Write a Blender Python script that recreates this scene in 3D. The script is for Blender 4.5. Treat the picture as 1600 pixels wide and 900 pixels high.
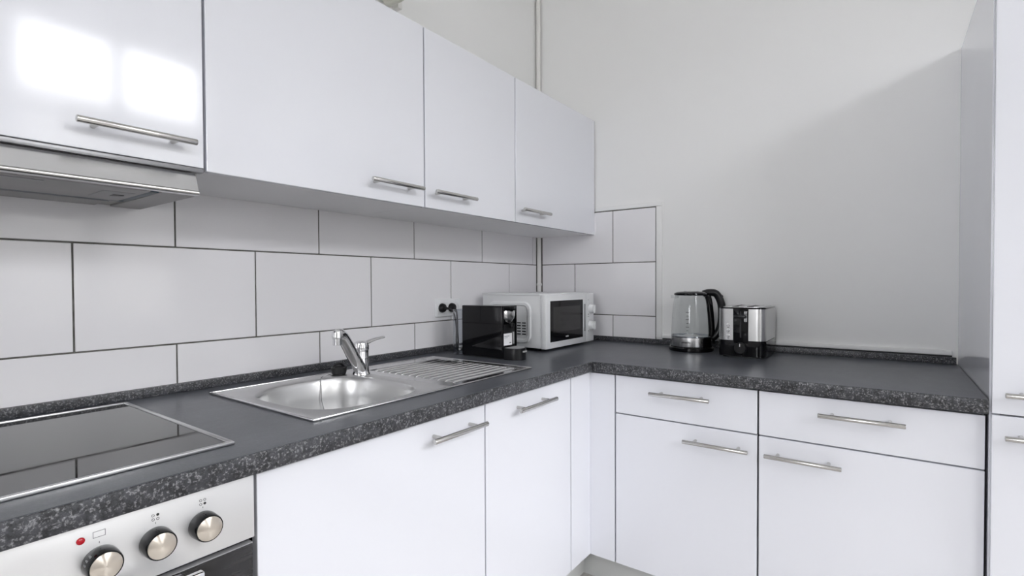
import bpy, bmesh, math, random
from mathutils import Vector, Matrix
random.seed(7)
for _o in list(bpy.data.objects):
    bpy.data.objects.remove(_o, do_unlink=True)
SC = bpy.context.scene
COL = SC.collection
PI = math.pi
H = 0.80            # height of the worktop surface; all z below are given from that surface

# ---------------------------------------------------------------- camera
cam_d = bpy.data.cameras.new('camera')
cam = bpy.data.objects.new('camera', cam_d)
COL.objects.link(cam)
SC.camera = cam
F_PX, CY_PX = 798.04, 456.91
YAW, PITCH, ROLL = 0.6308, -0.0170, -0.0042
cam_d.sensor_fit = 'HORIZONTAL'
cam_d.sensor_width = 36.0
cam_d.lens = F_PX / 1600 * 36.0
cam_d.shift_y = (CY_PX - 450.0) / 1600.0
cam_d.clip_start = 0.02
cam_d.clip_end = 100
_F = Vector((math.cos(YAW) * math.cos(PITCH), math.sin(YAW) * math.cos(PITCH), math.sin(PITCH)))
_R = Vector((math.sin(YAW), -math.cos(YAW), 0))
_U = _R.cross(_F)
_R2 = _R * math.cos(ROLL) + _U * math.sin(ROLL)
_U2 = _U * math.cos(ROLL) - _R * math.sin(ROLL)
_m = Matrix((_R2, _U2, -_F)).transposed().to_4x4()
_m.translation = Vector((-2.2495, -1.472, 0.2736 + H))
cam.matrix_world = _m

# ---------------------------------------------------------------- world, daylight, exposure
world = bpy.data.worlds.new('overcast_sky')
SC.world = world
world.use_nodes = True
bg = world.node_tree.nodes['Background']
bg.inputs['Color'].default_value = (0.975, 0.965, 1.0, 1)
bg.inputs['Strength'].default_value = 9.0
SC.view_settings.view_transform = 'Standard'
SC.view_settings.look = 'None'
SC.view_settings.gamma = 1.0
SC.view_settings.use_curve_mapping = False
SC.view_settings.exposure = 0.96
SC.cycles.max_bounces = 14
SC.cycles.diffuse_bounces = 8
SC.cycles.glossy_bounces = 6
SC.cycles.transparent_max_bounces = 16
SC.cycles.sample_clamp_indirect = 8.0
SC.cycles.caustics_reflective = False
SC.cycles.caustics_refractive = False

RX0, RY0 = -4.6, -3.6            # far ends of the room
CEIL = 3.35
# openings: (along-wall range, z range absolute)
WIN_R = [(-1.50, -0.33, 0.76, 2.88), (-3.20, -2.15, 0.76, 2.88)]   # in the wall at y = RY0; the second is an unseen one added for fill light
WIN_FILL = [(-1.75, -0.95, 1.00, 2.25)]                                  # in the wall at x = RX0; unseen, added to fill the shade
def portal(loc, rot, sx, sy):
    l = bpy.data.lights.new('daylight', 'AREA')
    l.shape = 'RECTANGLE'
    l.size, l.size_y = sx, sy
    l.cycles.is_portal = True
    o = bpy.data.objects.new('daylight', l)
    COL.objects.link(o)
    o.location = loc
    o.rotation_euler = rot
for a, b, z0, z1 in WIN_R:
    portal(((a + b) / 2, RY0 - 0.19, (z0 + z1) / 2), (PI / 2, 0, 0), b - a, z1 - z0)
for a, b, z0, z1 in WIN_FILL:
    portal((RX0 - 0.19, (a + b) / 2, (z0 + z1) / 2), (PI / 2, 0, -PI / 2), b - a, z1 - z0)

# ---------------------------------------------------------------- materials
def mat(name, col, rough=0.5, metal=0.0, spec=0.5, **kw):
    m = bpy.data.materials.new(name)
    m.use_nodes = True
    p = m.node_tree.nodes['Principled BSDF']
    p.inputs['Base Color'].default_value = (*col, 1)
    p.inputs['Roughness'].default_value = rough
    p.inputs['Metallic'].default_value = metal
    p.inputs['Specular IOR Level'].default_value = spec
    for k, v in kw.items():
        p.inputs[k.replace('_', ' ')].default_value = v
    return m
def nt(m):
    t = m.node_tree
    return t, t.nodes, t.links, t.nodes['Principled BSDF']
def coords(t, scale=(1, 1, 1), obj=False):
    g = t.nodes.new('ShaderNodeTexCoord')
    mp = t.nodes.new('ShaderNodeMapping')
    mp.inputs['Scale'].default_value = scale
    if obj:
        t.links.new(g.outputs['Object'], mp.inputs['Vector'])
    else:
        geo = t.nodes.new('ShaderNodeNewGeometry')
        t.links.new(geo.outputs['Position'], mp.inputs['Vector'])
    return mp.outputs['Vector']
def noise(t, vec, scale, detail=4, rough=0.5):
    n = t.nodes.new('ShaderNodeTexNoise')
    n.inputs['Scale'].default_value = scale
    n.inputs['Detail'].default_value = detail
    n.inputs['Roughness'].default_value = rough
    t.links.new(vec, n.inputs['Vector'])
    return n.outputs['Fac']
def ramp(t, fac, stops):
    r = t.nodes.new('ShaderNodeValToRGB')
    e = r.color_ramp.elements
    while len(e) < len(stops):
        e.new(0.5)
    for el, (p, c) in zip(e, stops):
        el.position = p
        el.color = (c, c, c, 1) if not hasattr(c, '__len__') else (*c, 1)
    t.links.new(fac, r.inputs['Fac'])
    return r.outputs['Color']
def bump(t, h, strength, dist=0.001):
    b = t.nodes.new('ShaderNodeBump')
    b.inputs['Strength'].default_value = strength
    b.inputs['Distance'].default_value = dist
    t.links.new(h, b.inputs['Height'])
    t.links.new(b.outputs['Normal'], t.nodes['Principled BSDF'].inputs['Normal'])
def brushed(name, col, rough, scale, strength=0.15):
    m = mat(name, col, rough, 1.0)
    t, n, l, p = nt(m)
    f = noise(t, coords(t, scale), 1.0, 3)
    l.new(ramp(t, f, [(0.3, rough * 0.94), (0.7, rough * 1.06)]), p.inputs['Roughness'])
    if strength:
        bump(t, f, strength, 0.0001)
    return m

M = {}
M['gloss_white'] = mat('gloss_white_front', (0.775, 0.785, 0.83), 0.09, spec=0.5)
t, n, l, p = nt(M['gloss_white'])
bump(t, noise(t, coords(t), 5.0, 1), 0.05, 0.004)
M['carcass'] = mat('white_melamine', (0.84, 0.84, 0.85), 0.4)
M['gap'] = mat('gap_shade_black', (0.03, 0.03, 0.032), 0.7)  # near-black colour standing in for shade in gaps and slots
M['plaster'] = mat('white_wall_paint', (0.83, 0.83, 0.825), 0.85, spec=0.2)
t, n, l, p = nt(M['plaster'])
bump(t, noise(t, coords(t), 120, 4), 0.08, 0.001)
M['ceiling'] = mat('white_ceiling_paint', (0.85, 0.85, 0.84), 0.9, spec=0.2)
M['tile'] = mat('white_glazed_tile', (0.82, 0.81, 0.83), 0.10, spec=0.5)
t, n, l, p = nt(M['tile'])
bump(t, noise(t, coords(t), 9, 2), 0.10, 0.003)
M['grout'] = mat('grey_grout', (0.13, 0.125, 0.115), 0.9)
t, n, l, p = nt(M['grout'])
l.new(ramp(t, noise(t, coords(t), 40), [(0.3, (0.09, 0.085, 0.075)), (0.7, (0.17, 0.165, 0.155))]), p.inputs['Base Color'])
M['steel'] = brushed('brushed_steel', (0.72, 0.72, 0.73), 0.24, (8, 260, 260), 0)
M['steel_y'] = brushed('brushed_steel_crosswise', (0.66, 0.66, 0.665), 0.30, (260, 8, 260), 0)
M['steel_v'] = brushed('brushed_steel_upright', (0.62, 0.62, 0.62), 0.26, (300, 300, 6), 0.03)
M['sink_steel'] = brushed('satin_sink_steel', (0.64, 0.64, 0.64), 0.30, (30, 120, 120), 0)
M['drainer_steel'] = mat('polished_drainer_steel', (0.66, 0.66, 0.665), 0.16, 1.0)
M['handle'] = mat('satin_nickel', (0.58, 0.57, 0.55), 0.22, 1.0)
M['chrome'] = mat('polished_chrome', (0.78, 0.78, 0.79), 0.06, 1.0)
M['panel_steel'] = mat('oven_panel_steel', (0.80, 0.80, 0.80), 0.38, 0.6)
t, n, l, p = nt(M['panel_steel'])
f = noise(t, coords(t, (6, 1, 14)), 1.5, 3)
l.new(ramp(t, f, [(0.3, 0.32), (0.7, 0.46)]), p.inputs['Roughness'])
M['knob_face'] = mat('spun_knob_steel', (0.72, 0.66, 0.58), 0.30, 1.0, Anisotropic=0.95, Anisotropic_Rotation=0.25)
t, n, l, p = nt(M['knob_face'])
tg = n.new('ShaderNodeTangent')
tg.direction_type = 'RADIAL'
tg.axis = 'Y'
l.new(tg.outputs['Tangent'], p.inputs['Tangent'])
M['black_gloss'] = mat('black_gloss_plastic', (0.004, 0.004, 0.005), 0.05, spec=0.28)
M['black'] = mat('black_plastic', (0.007, 0.007, 0.008), 0.28, spec=0.35)
M['rubber'] = mat('black_rubber', (0.012, 0.012, 0.013), 0.5)
M['hob_glass'] = mat('black_hob_glass', (0.012, 0.012, 0.013), 0.05, spec=0.7)
t, n, l, p = nt(M['hob_glass'])
f = noise(t, coords(t, (3, 10, 1)), 4, 6, 0.65)
l.new(ramp(t, f, [(0.40, 0.02), (0.80, 0.09)]), p.inputs['Roughness'])
M['dark_glass'] = mat('dark_oven_glass', (0.02, 0.018, 0.018), 0.12, spec=0.6)
t, n, l, p = nt(M['dark_glass'])
f = noise(t, coords(t, (6, 1, 60)), 2, 5)
l.new(ramp(t, f, [(0.3, (0.008, 0.007, 0.007)), (0.75, (0.032, 0.030, 0.030))]), p.inputs['Base Color'])  # reflection streaks painted into the base colour
M['white_plastic'] = mat('white_appliance', (0.80, 0.81, 0.82), 0.28)
M['white_matte'] = mat('white_enamel', (0.74, 0.75, 0.76), 0.42)
M['grey_print'] = mat('grey_print', (0.25, 0.25, 0.26), 0.6)
M['dark_print'] = mat('dark_print', (0.03, 0.03, 0.03), 0.6)
M['white_print'] = mat('white_print', (0.85, 0.85, 0.85), 0.6)
M['red'] = mat('red_indicator_lens', (0.45, 0.01, 0.02), 0.2)
M['recess'] = mat('grey_recess', (0.34, 0.34, 0.35), 0.5)
M['hood_grey'] = mat('hood_underside_grey', (0.33, 0.325, 0.325), 0.45, 0.3)
M['hood_rail'] = mat('dull_grey_rail', (0.30, 0.30, 0.31), 0.35, 0.8)
M['blue_film'] = mat('blue_black_film_edge', (0.006, 0.035, 0.06), 0.35)
M['pipe'] = mat('white_painted_pipe', (0.78, 0.77, 0.75), 0.45)
M['valve'] = mat('cream_painted_metal', (0.60, 0.60, 0.54), 0.5)
M['plinth'] = mat('light_grey_plinth', (0.55, 0.56, 0.55), 0.35)
M['label_white'] = mat('white_paper_label', (0.82, 0.82, 0.84), 0.6)
M['wire'] = mat('black_cable', (0.015, 0.015, 0.016), 0.45)
M['frame_white'] = mat('white_window_frame', (0.8, 0.8, 0.79), 0.35)

# clear glass and clear plastic: thin walled, see-through with a mirror coat at grazing angles
def clear(name, tint, ior=1.45, rough=0.02, power=4.0):
    m = bpy.data.materials.new(name)
    m.use_nodes = True
    t = m.node_tree
    t.nodes.clear()
    out = t.nodes.new('ShaderNodeOutputMaterial')
    mix = t.nodes.new('ShaderNodeMixShader')
    tr = t.nodes.new('ShaderNodeBsdfTransparent')
    tr.inputs['Color'].default_value = (*tint, 1)
    gl = t.nodes.new('ShaderNodeBsdfGlossy')
    gl.inputs['Roughness'].default_value = rough
    lw = t.nodes.new('ShaderNodeLayerWeight')
    lw.inputs['Blend'].default_value = 0.5
    pw = t.nodes.new('ShaderNodeMath'); pw.operation = 'POWER'; pw.inputs[1].default_value = power
    ml = t.nodes.new('ShaderNodeMath'); ml.operation = 'MULTIPLY_ADD'; ml.inputs[1].default_value = 0.75; ml.inputs[2].default_value = (ior - 1) ** 2 / (ior + 1) ** 2
    t.links.new(lw.outputs['Facing'], pw.inputs[0])
    t.links.new(pw.outputs[0], ml.inputs[0])
    t.links.new(ml.outputs[0], mix.inputs['Fac'])
    t.links.new(tr.outputs['BSDF'], mix.inputs[1])
    t.links.new(gl.outputs['BSDF'], mix.inputs[2])
    t.links.new(mix.outputs['Shader'], out.inputs['Surface'])
    return m
M['glass'] = clear('clear_glass', (0.93, 0.94, 0.94))
M['tank'] = clear('clear_tank_plastic', (0.80, 0.82, 0.85), 1.75, 0.06, 2.2)
M['pane'] = clear('window_glass', (0.97, 0.98, 0.98))

# anthracite laminate of the worktop: calm slate on top, coarser speckle on the edge band and the upstand
def slate(name, lo, hi, speck, rough):
    m = mat(name, (0.06, 0.06, 0.065), 0.42)
    t, n, l, p = nt(m)
    v = coords(t)
    big = noise(t, v, 6, 4, 0.5)
    stretched = noise(t, coords(t, (14, 40, 14)), 1.0, 5, 0.7)
    fine = noise(t, v, 250, 3, 0.6)
    mid = noise(t, v, 70, 6, 0.75)
    base = ramp(t, big, [(0.15, lo), (0.85, hi)])
    dk = ramp(t, stretched, [(0.25, (0.74, 0.74, 0.75)), (0.75, (1.0, 1.0, 1.0))])
    spot = ramp(t, mid, [(0.40, (0.25, 0.25, 0.26)), (0.60, (1.0, 1.0, 1.0))])
    spk = ramp(t, fine, [(0.52, (0.0, 0.0, 0.0)), (0.76, (0.42, 0.42, 0.43))])
    m1 = n.new('ShaderNodeMixRGB'); m1.blend_type = 'MULTIPLY'; m1.inputs[0].default_value = 1.0
    m2 = n.new('ShaderNodeMixRGB'); m2.blend_type = 'MULTIPLY'; m2.inputs[0].default_value = min(1.0, speck * 1.6)
    ad = n.new('ShaderNodeMixRGB'); ad.blend_type = 'ADD'; ad.inputs[0].default_value = speck
    l.new(base, m1.inputs[1]); l.new(dk, m1.inputs[2])
    l.new(m1.outputs[0], m2.inputs[1]); l.new(spot, m2.inputs[2])
    l.new(m2.outputs[0], ad.inputs[1]); l.new(spk, ad.inputs[2])
    l.new(ad.outputs[0], p.inputs['Base Color'])
    p.inputs['Roughness'].default_value = rough
    return m
M['slate'] = slate('anthracite_slate_laminate', (0.062, 0.068, 0.082), (0.128, 0.136, 0.156), 0.10, 0.31)
M['slate_edge'] = slate('speckled_anthracite_edge', (0.034, 0.036, 0.043), (0.100, 0.103, 0.113), 0.75, 0.45)

M['floor'] = mat('brown_wood_floor', (0.16, 0.10, 0.06), 0.4)
t, n, l, p = nt(M['floor'])
f = noise(t, coords(t, (2, 30, 1)), 2, 6)
l.new(ramp(t, f, [(0.3, (0.42, 0.40, 0.38)), (0.75, (0.56, 0.535, 0.51))]), p.inputs['Base Color'])
M['facade'] = mat('grey_render_facade', (0.42, 0.41, 0.39), 0.9)
t, n, l, p = nt(M['facade'])
l.new(ramp(t, noise(t, coords(t), 0.7, 5), [(0.3, (0.12, 0.12, 0.115)), (0.7, (0.22, 0.215, 0.20))]), p.inputs['Base Color'])
M['street'] = mat('grey_street', (0.2, 0.2, 0.2), 0.9)

# ---------------------------------------------------------------- geometry helpers
def B():
    return bmesh.new()
def merge(dst, src, mtx=None):
    me = bpy.data.meshes.new('tmp')
    src.to_mesh(me); src.free()
    if mtx is not None:
        me.transform(mtx)
    dst.from_mesh(me)
    bpy.data.meshes.remove(me)
    return dst
def box(bm, x0, x1, y0, y1, z0, z1, bev=0.0, seg=2):
    b = bmesh.new()
    bmesh.ops.create_cube(b, size=1)
    for v_ in b.verts:
        v_.co = Vector(((x0 + x1) / 2 + v_.co.x * (x1 - x0), (y0 + y1) / 2 + v_.co.y * (y1 - y0), (z0 + z1) / 2 + v_.co.z * (z1 - z0)))
    if bev > 0:
        bmesh.ops.bevel(b, geom=b.edges[:], offset=bev, segments=seg, affect='EDGES', profile=0.5)
    return merge(bm, b)
def cyl(bm, a, b_, r, r2=None, seg=24, bev=0.0):
    a, b_ = Vector(a), Vector(b_)
    d = b_ - a
    c = bmesh.new()
    bmesh.ops.create_cone(c, cap_ends=True, segments=seg, radius1=r, radius2=r if r2 is None else r2, depth=d.length)
    if bev > 0:
        es = [e for e in c.edges if abs(e.verts[0].co.z - e.verts[1].co.z) < 1e-6]
        bmesh.ops.bevel(c, geom=es, offset=bev, segments=2, affect='EDGES', profile=0.5)
    q = Vector((0, 0, 1)).rotation_difference(d.normalized()).to_matrix().to_4x4()
    return merge(bm, c, Matrix.Translation((a + b_) / 2) @ q)
def lathe(bm, prof, cx=0, cy=0, seg=40, mtx=None):
    """prof: list of (r, z) bottom to top; closed with caps where r > 0"""
    c = bmesh.new()
    rings = []
    for r, z in prof:
        if r < 1e-6:
            rings.append([c.verts.new((cx, cy, z))])
        else:
            rings.append([c.verts.new((cx + r * math.cos(2 * PI * i / seg), cy + r * math.sin(2 * PI * i / seg), z)) for i in range(seg)])
    for A, Bq in zip(rings, rings[1:]):
        for i in range(seg):
            j = (i + 1) % seg
            if len(A) == 1 and len(Bq) == 1:
                continue
            if len(A) == 1:
                c.faces.new((A[0], Bq[j], Bq[i]))
            elif len(Bq) == 1:
                c.faces.new((A[i], A[j], Bq[0]))
            else:
                c.faces.new((A[i], A[j], Bq[j], Bq[i]))
    return merge(bm, c, mtx)
def tube(bm, pts, rad, seg=12, cap=True, flat=1.0):
    """round tube along a list of points; rad a number or one per point"""
    pts = [Vector(q) for q in pts]
    n_ = len(pts)
    rs = rad if hasattr(rad, '__len__') else [rad] * n_
    c = bmesh.new()
    rings = []
    up = None
    for i, q in enumerate(pts):
        d = (pts[min(i + 1, n_ - 1)] - pts[max(i - 1, 0)]).normalized()
        if up is None:
            up = Vector((0, 0, 1)) if abs(d.z) < 0.9 else Vector((1, 0, 0))
        s = d.cross(up).normalized()
        up = s.cross(d).normalized()
        rings.append([c.verts.new(q + (s * math.cos(2 * PI * k / seg) + up * math.sin(2 * PI * k / seg) * flat) * rs[i]) for k in range(seg)])
    for A, Bq in zip(rings, rings[1:]):
        for k in range(seg):
            c.faces.new((A[k], A[(k + 1) % seg], Bq[(k + 1) % seg], Bq[k]))
    if cap:
        c.faces.new(rings[0][::-1]); c.faces.new(rings[-1])
    bmesh.ops.recalc_face_normals(c, faces=c.faces[:])
    return merge(bm, c)
def smooth_path(ctrl, n_=8):
    ctrl = [Vector(q) for q in ctrl]
    P_ = [ctrl[0]] + ctrl + [ctrl[-1]]
    out = []
    for i in range(1, len(P_) - 2):
        a, b_, c, d = P_[i - 1:i + 3]
        for k in range(n_):
            s = k / n_
            out.append(0.5 * ((2 * b_) + (c - a) * s + (2 * a - 5 * b_ + 4 * c - d) * s * s + (3 * b_ - a - 3 * c + d) * s ** 3))
    out.append(ctrl[-1])
    return out
def prism(bm, poly, axis, a, b_):
    """extrude a 2-D outline; axis 'x': poly in (y, z); 'y': (x, z); 'z': (x, y)"""
    c = bmesh.new()
    def pt(q, h):
        return {'x': (h, q[0], q[1]), 'y': (q[0], h, q[1]), 'z': (q[0], q[1], h)}[axis]
    A = [c.verts.new(pt(q, a)) for q in poly]
    Bq = [c.verts.new(pt(q, b_)) for q in poly]
    c.faces.new(A); c.faces.new(Bq)
    for i in range(len(poly)):
        j = (i + 1) % len(poly)
        c.faces.new((A[i], A[j], Bq[j], Bq[i]))
    bmesh.ops.recalc_face_normals(c, faces=c.faces[:])
    return merge(bm, c)
def rrect(x0, x1, y0, y1, r, n_=5):
    out = []
    for cx, cy, a0 in ((x1 - r, y1 - r, 0), (x0 + r, y1 - r, 90), (x0 + r, y0 + r, 180), (x1 - r, y0 + r, 270)):
        for k in range(n_ + 1):
            a = math.radians(a0 + 90 * k / n_)
            out.append((cx + r * math.cos(a), cy + r * math.sin(a)))
    return out

ORG = {}
def thing(name, label, cat, loc, group=None, rotz=0.0):
    o = bpy.data.objects.new(name, None)
    o.empty_display_size = 0.05
    COL.objects.link(o)
    o.location = (loc[0], loc[1], loc[2] + H)
    o.rotation_euler = (0, 0, rotz)
    ORG[o] = Vector(o.location)
    o['label'] = label
    o['category'] = cat
    if group:
        o['group'] = group
    return o
def part(name, bm, m, parent=None, local=False, smooth=35, label=None):
    """bm in scene coordinates with z from the worktop (or in the parent's own space when local)"""
    me = bpy.data.meshes.new(name)
    bmesh.ops.recalc_face_normals(bm, faces=bm.faces[:])
    bm.to_mesh(me); bm.free()
    o = bpy.data.objects.new(name, me)
    COL.objects.link(o)
    me.materials.append(M[m])
    if smooth:
        for p_ in me.polygons:
            p_.use_smooth = True
        me.set_sharp_from_angle(angle=math.radians(smooth))
    if parent is None:
        me.transform(Matrix.Translation((0, 0, H)))
        ORG[o] = Vector((0, 0, 0))
    else:
        ORG[o] = ORG[parent]
        o.parent = parent
        if not local:
            me.transform(Matrix.Translation(Vector((0, 0, H)) - ORG[parent]))
    if label:
        o['label'] = label
    return o
def struct(name, bm, m, label=None, parent=None, smooth=0):
    o = part(name, bm, m, parent, smooth=smooth)
    if parent is None:
        o['kind'] = 'structure'
        if label:
            o['label'] = label
    return o
def tag(o, label, cat, group=None):
    o['label'] = label
    o['category'] = cat
    if group:
        o['group'] = group
    return o
def text(name, s, size, m, parent, mtx, local=True):
    """lettering lying in the plane of mtx (x reading direction, z facing out)"""
    cu = bpy.data.curves.new(name, 'FONT')
    cu.body = s
    cu.size = size
    cu.extrude = 0.0002
    cu.align_x = 'CENTER'
    cu.align_y = 'CENTER'
    cu.materials.append(M[m])
    tmp = bpy.data.objects.new(name, cu)
    me = bpy.data.meshes.new_from_object(tmp)
    bpy.data.objects.remove(tmp)
    me.materials.clear()
    me.materials.append(M[m])
    o = bpy.data.objects.new(name, me)
    COL.objects.link(o)
    o.parent = parent
    ORG[o] = ORG[parent]
    if not local:
        mtx = Matrix.Translation(Vector((0, 0, H)) - ORG[parent]) @ mtx
    o.matrix_local = mtx
    return o
def facing(loc, nx, ny):
    """frame for lettering on an upright face with outward normal (nx, ny)"""
    zz = Vector((nx, ny, 0)).normalized()
    yy = Vector((0, 0, 1))
    xx = yy.cross(zz)
    m_ = Matrix((xx, yy, zz)).transposed().to_4x4()
    m_.translation = loc
    return m_

# ---------------------------------------------------------------- room shell
FL = -H
CZ = CEIL - H
b = B(); box(b, RX0, 0, RY0, 0, FL - 0.1, FL); struct('floor', b, 'floor')
b = B(); box(b, RX0, 0, RY0, 0, CZ, CZ + 0.1); struct('ceiling', b, 'ceiling')
b = B(); box(b, RX0 - 0.2, 0.2, 0.0, 0.2, FL - 0.1, CZ + 0.1); wall_left = struct('wall_left', b, 'plaster')
b = B(); box(b, 0.0, 0.2, RY0 - 0.2, 0.0, FL - 0.1, CZ + 0.1); wall_back = struct('wall_back', b, 'plaster')
def wall_with_windows(bm, lo, hi, wins, fn):
    cuts = sorted(wins)
    e = lo
    for a, c, z0, z1 in cuts:
        fn(bm, e, a, FL - 0.1, CZ + 0.1)
        fn(bm, a, c, FL - 0.1, z0 - H)
        fn(bm, a, c, z1 - H, CZ + 0.1)
        e = c
    fn(bm, e, hi, FL - 0.1, CZ + 0.1)
b = B()
wall_with_windows(b, RX0 - 0.2, 0.0, WIN_R, lambda bm, a, c, z0, z1: box(bm, a, c, RY0 - 0.2, RY0, z0, z1))
struct('wall_right', b, 'plaster')
b = B()
wall_with_windows(b, RY0, 0.0, WIN_FILL, lambda bm, a, c, z0, z1: box(bm, RX0 - 0.2, RX0, a, c, z0, z1))
struct('wall_rear', b, 'plaster')
def window(idx, a, c, z0, z1, along):
    """double casement with a transom, set into its opening"""
    z0 -= H; z1 -= H
    mid_ = (a + c) / 2
    def bx(bm, u0, u1, w0, w1, d0, d1):
        if along == 'x':
            box(bm, u0, u1, RY0 - d1, RY0 - d0, w0, w1)
        else:
            box(bm, RX0 - d1, RX0 - d0, u0, u1, w0, w1)
    b = B()
    tr = z0 + (z1 - z0) * 0.70
    bx(b, a, a + 0.05, z0, z1, 0.08, 0.15); bx(b, c - 0.05, c, z0, z1, 0.08, 0.15)
    bx(b, a, c, z0, z0 + 0.05, 0.08, 0.15); bx(b, a, c, z1 - 0.05, z1, 0.08, 0.15)
    bx(b, mid_ - 0.04, mid_ + 0.04, z0, z1, 0.08, 0.15)
    bx(b, a, c, tr - 0.03, tr + 0.03, 0.08, 0.15)
    w = struct('window_%d' % idx, b, 'frame_white')
    for u0, u1 in ((a + 0.05, mid_ - 0.04), (mid_ + 0.04, c - 0.05)):
        for w0, w1 in ((z0 + 0.05, tr - 0.03), (tr + 0.03, z1 - 0.05)):
            b = B(); bx(b, u0, u1, w0, w1, 0.113, 0.117)
            part('pane', b, 'pane', w, smooth=0)
    b = B(); bx(b, a - 0.03, c + 0.03, z0 - 0.03, z0, -0.08, 0.08)
    part('window_sill', b, 'frame_white', w, smooth=0)
k = 0
for q in WIN_R:
    k += 1; window(k, *q, 'x')
for q in WIN_FILL:
    k += 1; window(k, *q, 'y')  # added window behind the camera, there only for fill light
# across the street: the house opposite hides the lower sky
b = B(); box(b, -24, 22, -17.0, -14.0, FL - 6, 4.6); struct('building_facade', b, 'facade', 'grey rendered house across the street outside the windows')
b = B(); box(b, -40, 30, -30.0, RY0 - 0.25, FL - 6.1, FL - 6); struct('street', b, 'street', 'grey street outside the windows')

# ---------------------------------------------------------------- wall tiles
TW, THH = 0.4101, 0.2471
Z2, Z1, ZT = 0.1231, 0.3702, 0.6166
XJ, YB, YR = -0.2659, -0.2231, -0.6354
G = 0.0019                 # half a joint
PROUD = 0.008
SKZ = 0.0
XEND = -2.75
b = B(); box(b, XEND, 0.0, -0.0055, 0.0, 0.0, ZT); struct('grout', b, 'grout', parent=wall_left)
b = B(); box(b, -0.0055, 0.0, YR - 0.002, -0.0055, 0.0, ZT + 0.002); struct('grout', b, 'grout', parent=wall_back)
def tile_row(lo, hi, joints, z0, z1, side):
    es = [lo] + sorted(j for j in joints if lo < j < hi) + [hi]
    for a, c in zip(es, es[1:]):
        a2 = a + (G if a != lo else 0)
        c2 = c - (G if c != hi else 0)
        if c2 - a2 < 0.004:
            continue
        b = B()
        if side == 'x':
            box(b, a2, c2, -PROUD, -0.001, z0 + G, z1 - G, 0.0009, 1)
            struct('tile', b, 'tile', parent=wall_left, smooth=40)
        else:
            box(b, -PROUD, -0.001, a2, c2, z0 + G, z1 - G, 0.0009, 1)
            struct('tile', b, 'tile', parent=wall_back, smooth=40)
jm = [XJ - TW * i for i in range(0, 7)]
jh = [XJ - TW * (i - 0.5) for i in range(0, 7)]
LX = -0.030
tile_row(XEND, LX, jm, Z2, Z1, 'x')
tile_row(XEND, LX, jh, Z1, ZT, 'x')
tile_row(XEND, LX, jh, 0.0, Z2, 'x')
tile_row(YR, -0.032, [YB], Z2, Z1, 'y')
tile_row(YR, -0.032, [YB - TW / 2], Z1, ZT, 'y')
tile_row(YR, -0.032, [YB - TW / 2], 0.0, Z2, 'y')
# rounded plaster edge beside and above the tiled patch, and the ledge along the bottom of the plain wall
b = B(); box(b, -0.0088, 0.0, YR - 0.030, YR - 0.0035, 0.028, ZT + 0.0028, 0.002, 2)
o = struct('trim_1', b, 'plaster', smooth=40); o['label'] = 'white plaster edge strip beside the tiled corner patch'
b = B(); box(b, -0.0088, 0.0, YR - 0.030, -0.337, ZT + 0.0032, ZT + 0.022, 0.002, 2)
o = struct('trim_2', b, 'plaster', smooth=40); o['label'] = 'white plaster edge strip above the tiled corner patch'
b = B(); box(b, -0.012, 0.0, -1.655, YR - 0.032, 0.0275, 0.044, 0.003, 2)
o = struct('baseboard_back', b, 'plaster', smooth=40)
b = B(); box(b, -0.006, 0.0, -1.655, YR - 0.032, 0.0005, 0.0268); struct('ledge_shade', b, 'gap', parent=o)  # dark strip painted as the shade under the ledge
o['label'] = 'white ledge along the plain wall just above the worktop'

# heating riser in the corner
t_ = thing('riser_pipe', 'white painted riser pipe in the tiled corner behind the microwave', 'pipe', (-0.018, -0.018, 0.0))
b = B(); cyl(b, (-0.018, -0.018, 0.0), (-0.018, -0.018, CZ - 0.001), 0.0115, seg=24); part('pipe', b, 'pipe', t_)
b = B(); cyl(b, (-0.018, -0.018, 0.262), (-0.018, -0.018, 0.276), 0.0140, seg=24, bev=0.003); part('collar', b, 'pipe', t_)

# pipe valve on the wall above the wall units
t_ = thing('pipe_valve', 'cream painted pipe elbow with valve on the wall above the wall units', 'valve', (-0.99, -0.03, 1.262))
b = B()
tube(b, smooth_path([(-1.16, -0.04, 1.30), (-1.07, -0.045, 1.297), (-1.015, -0.045, 1.305), (-0.995, -0.045, 1.34), (-0.995, -0.045, 1.60)], 6), 0.018, 14)
part('elbow', b, 'valve', t_)
b = B(); cyl(b, (-1.015, -0.09, 1.297), (-1.015, -0.02, 1.297), 0.026, seg=20, bev=0.004); part('valve_cap', b, 'valve', t_)
b = B(); box(b, -0.972, -0.952, -0.03, -0.0005, 1.285, 1.75, 0.002); part('conduit', b, 'pipe', t_)

# ---------------------------------------------------------------- worktop
TH = 0.034
D = 0.65
Y_END = -1.6675
X_END = -2.70
SX0, SX1, SY0, SY1 = -1.650, -0.905, -0.542, -0.120      # cut-out under the sink
t_ = thing('worktop', 'L-shaped anthracite speckled laminate worktop over the base units', 'worktop', (-0.65, -0.33, -TH))
path = [(X_END, -D), (-D, -D), (-D, Y_END)]
def sweep(prof):
    b = B()
    rings = []
    for i, (px, py) in enumerate(path):
        rings.append([b.verts.new((px + (off if i > 0 else 0), py + (off if i < 2 else 0), z)) for off, z in prof])
    for A, Bq in zip(rings, rings[1:]):
        for i in range(len(prof)):
            j = (i + 1) % len(prof)
            b.faces.new((A[i], A[j], Bq[j], Bq[i]))
    b.faces.new(rings[0]); b.faces.new(rings[-1])
    return b
b = sweep([(0.0000, -0.0022), (0.0005, -0.0007), (0.0018, -0.0001), (0.0040, -0.0001), (0.0044, -0.0010), (0.0052, -0.0060), (0.0052, -TH), (0.0015, -TH), (0.0, -TH + 0.0015)])
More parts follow.
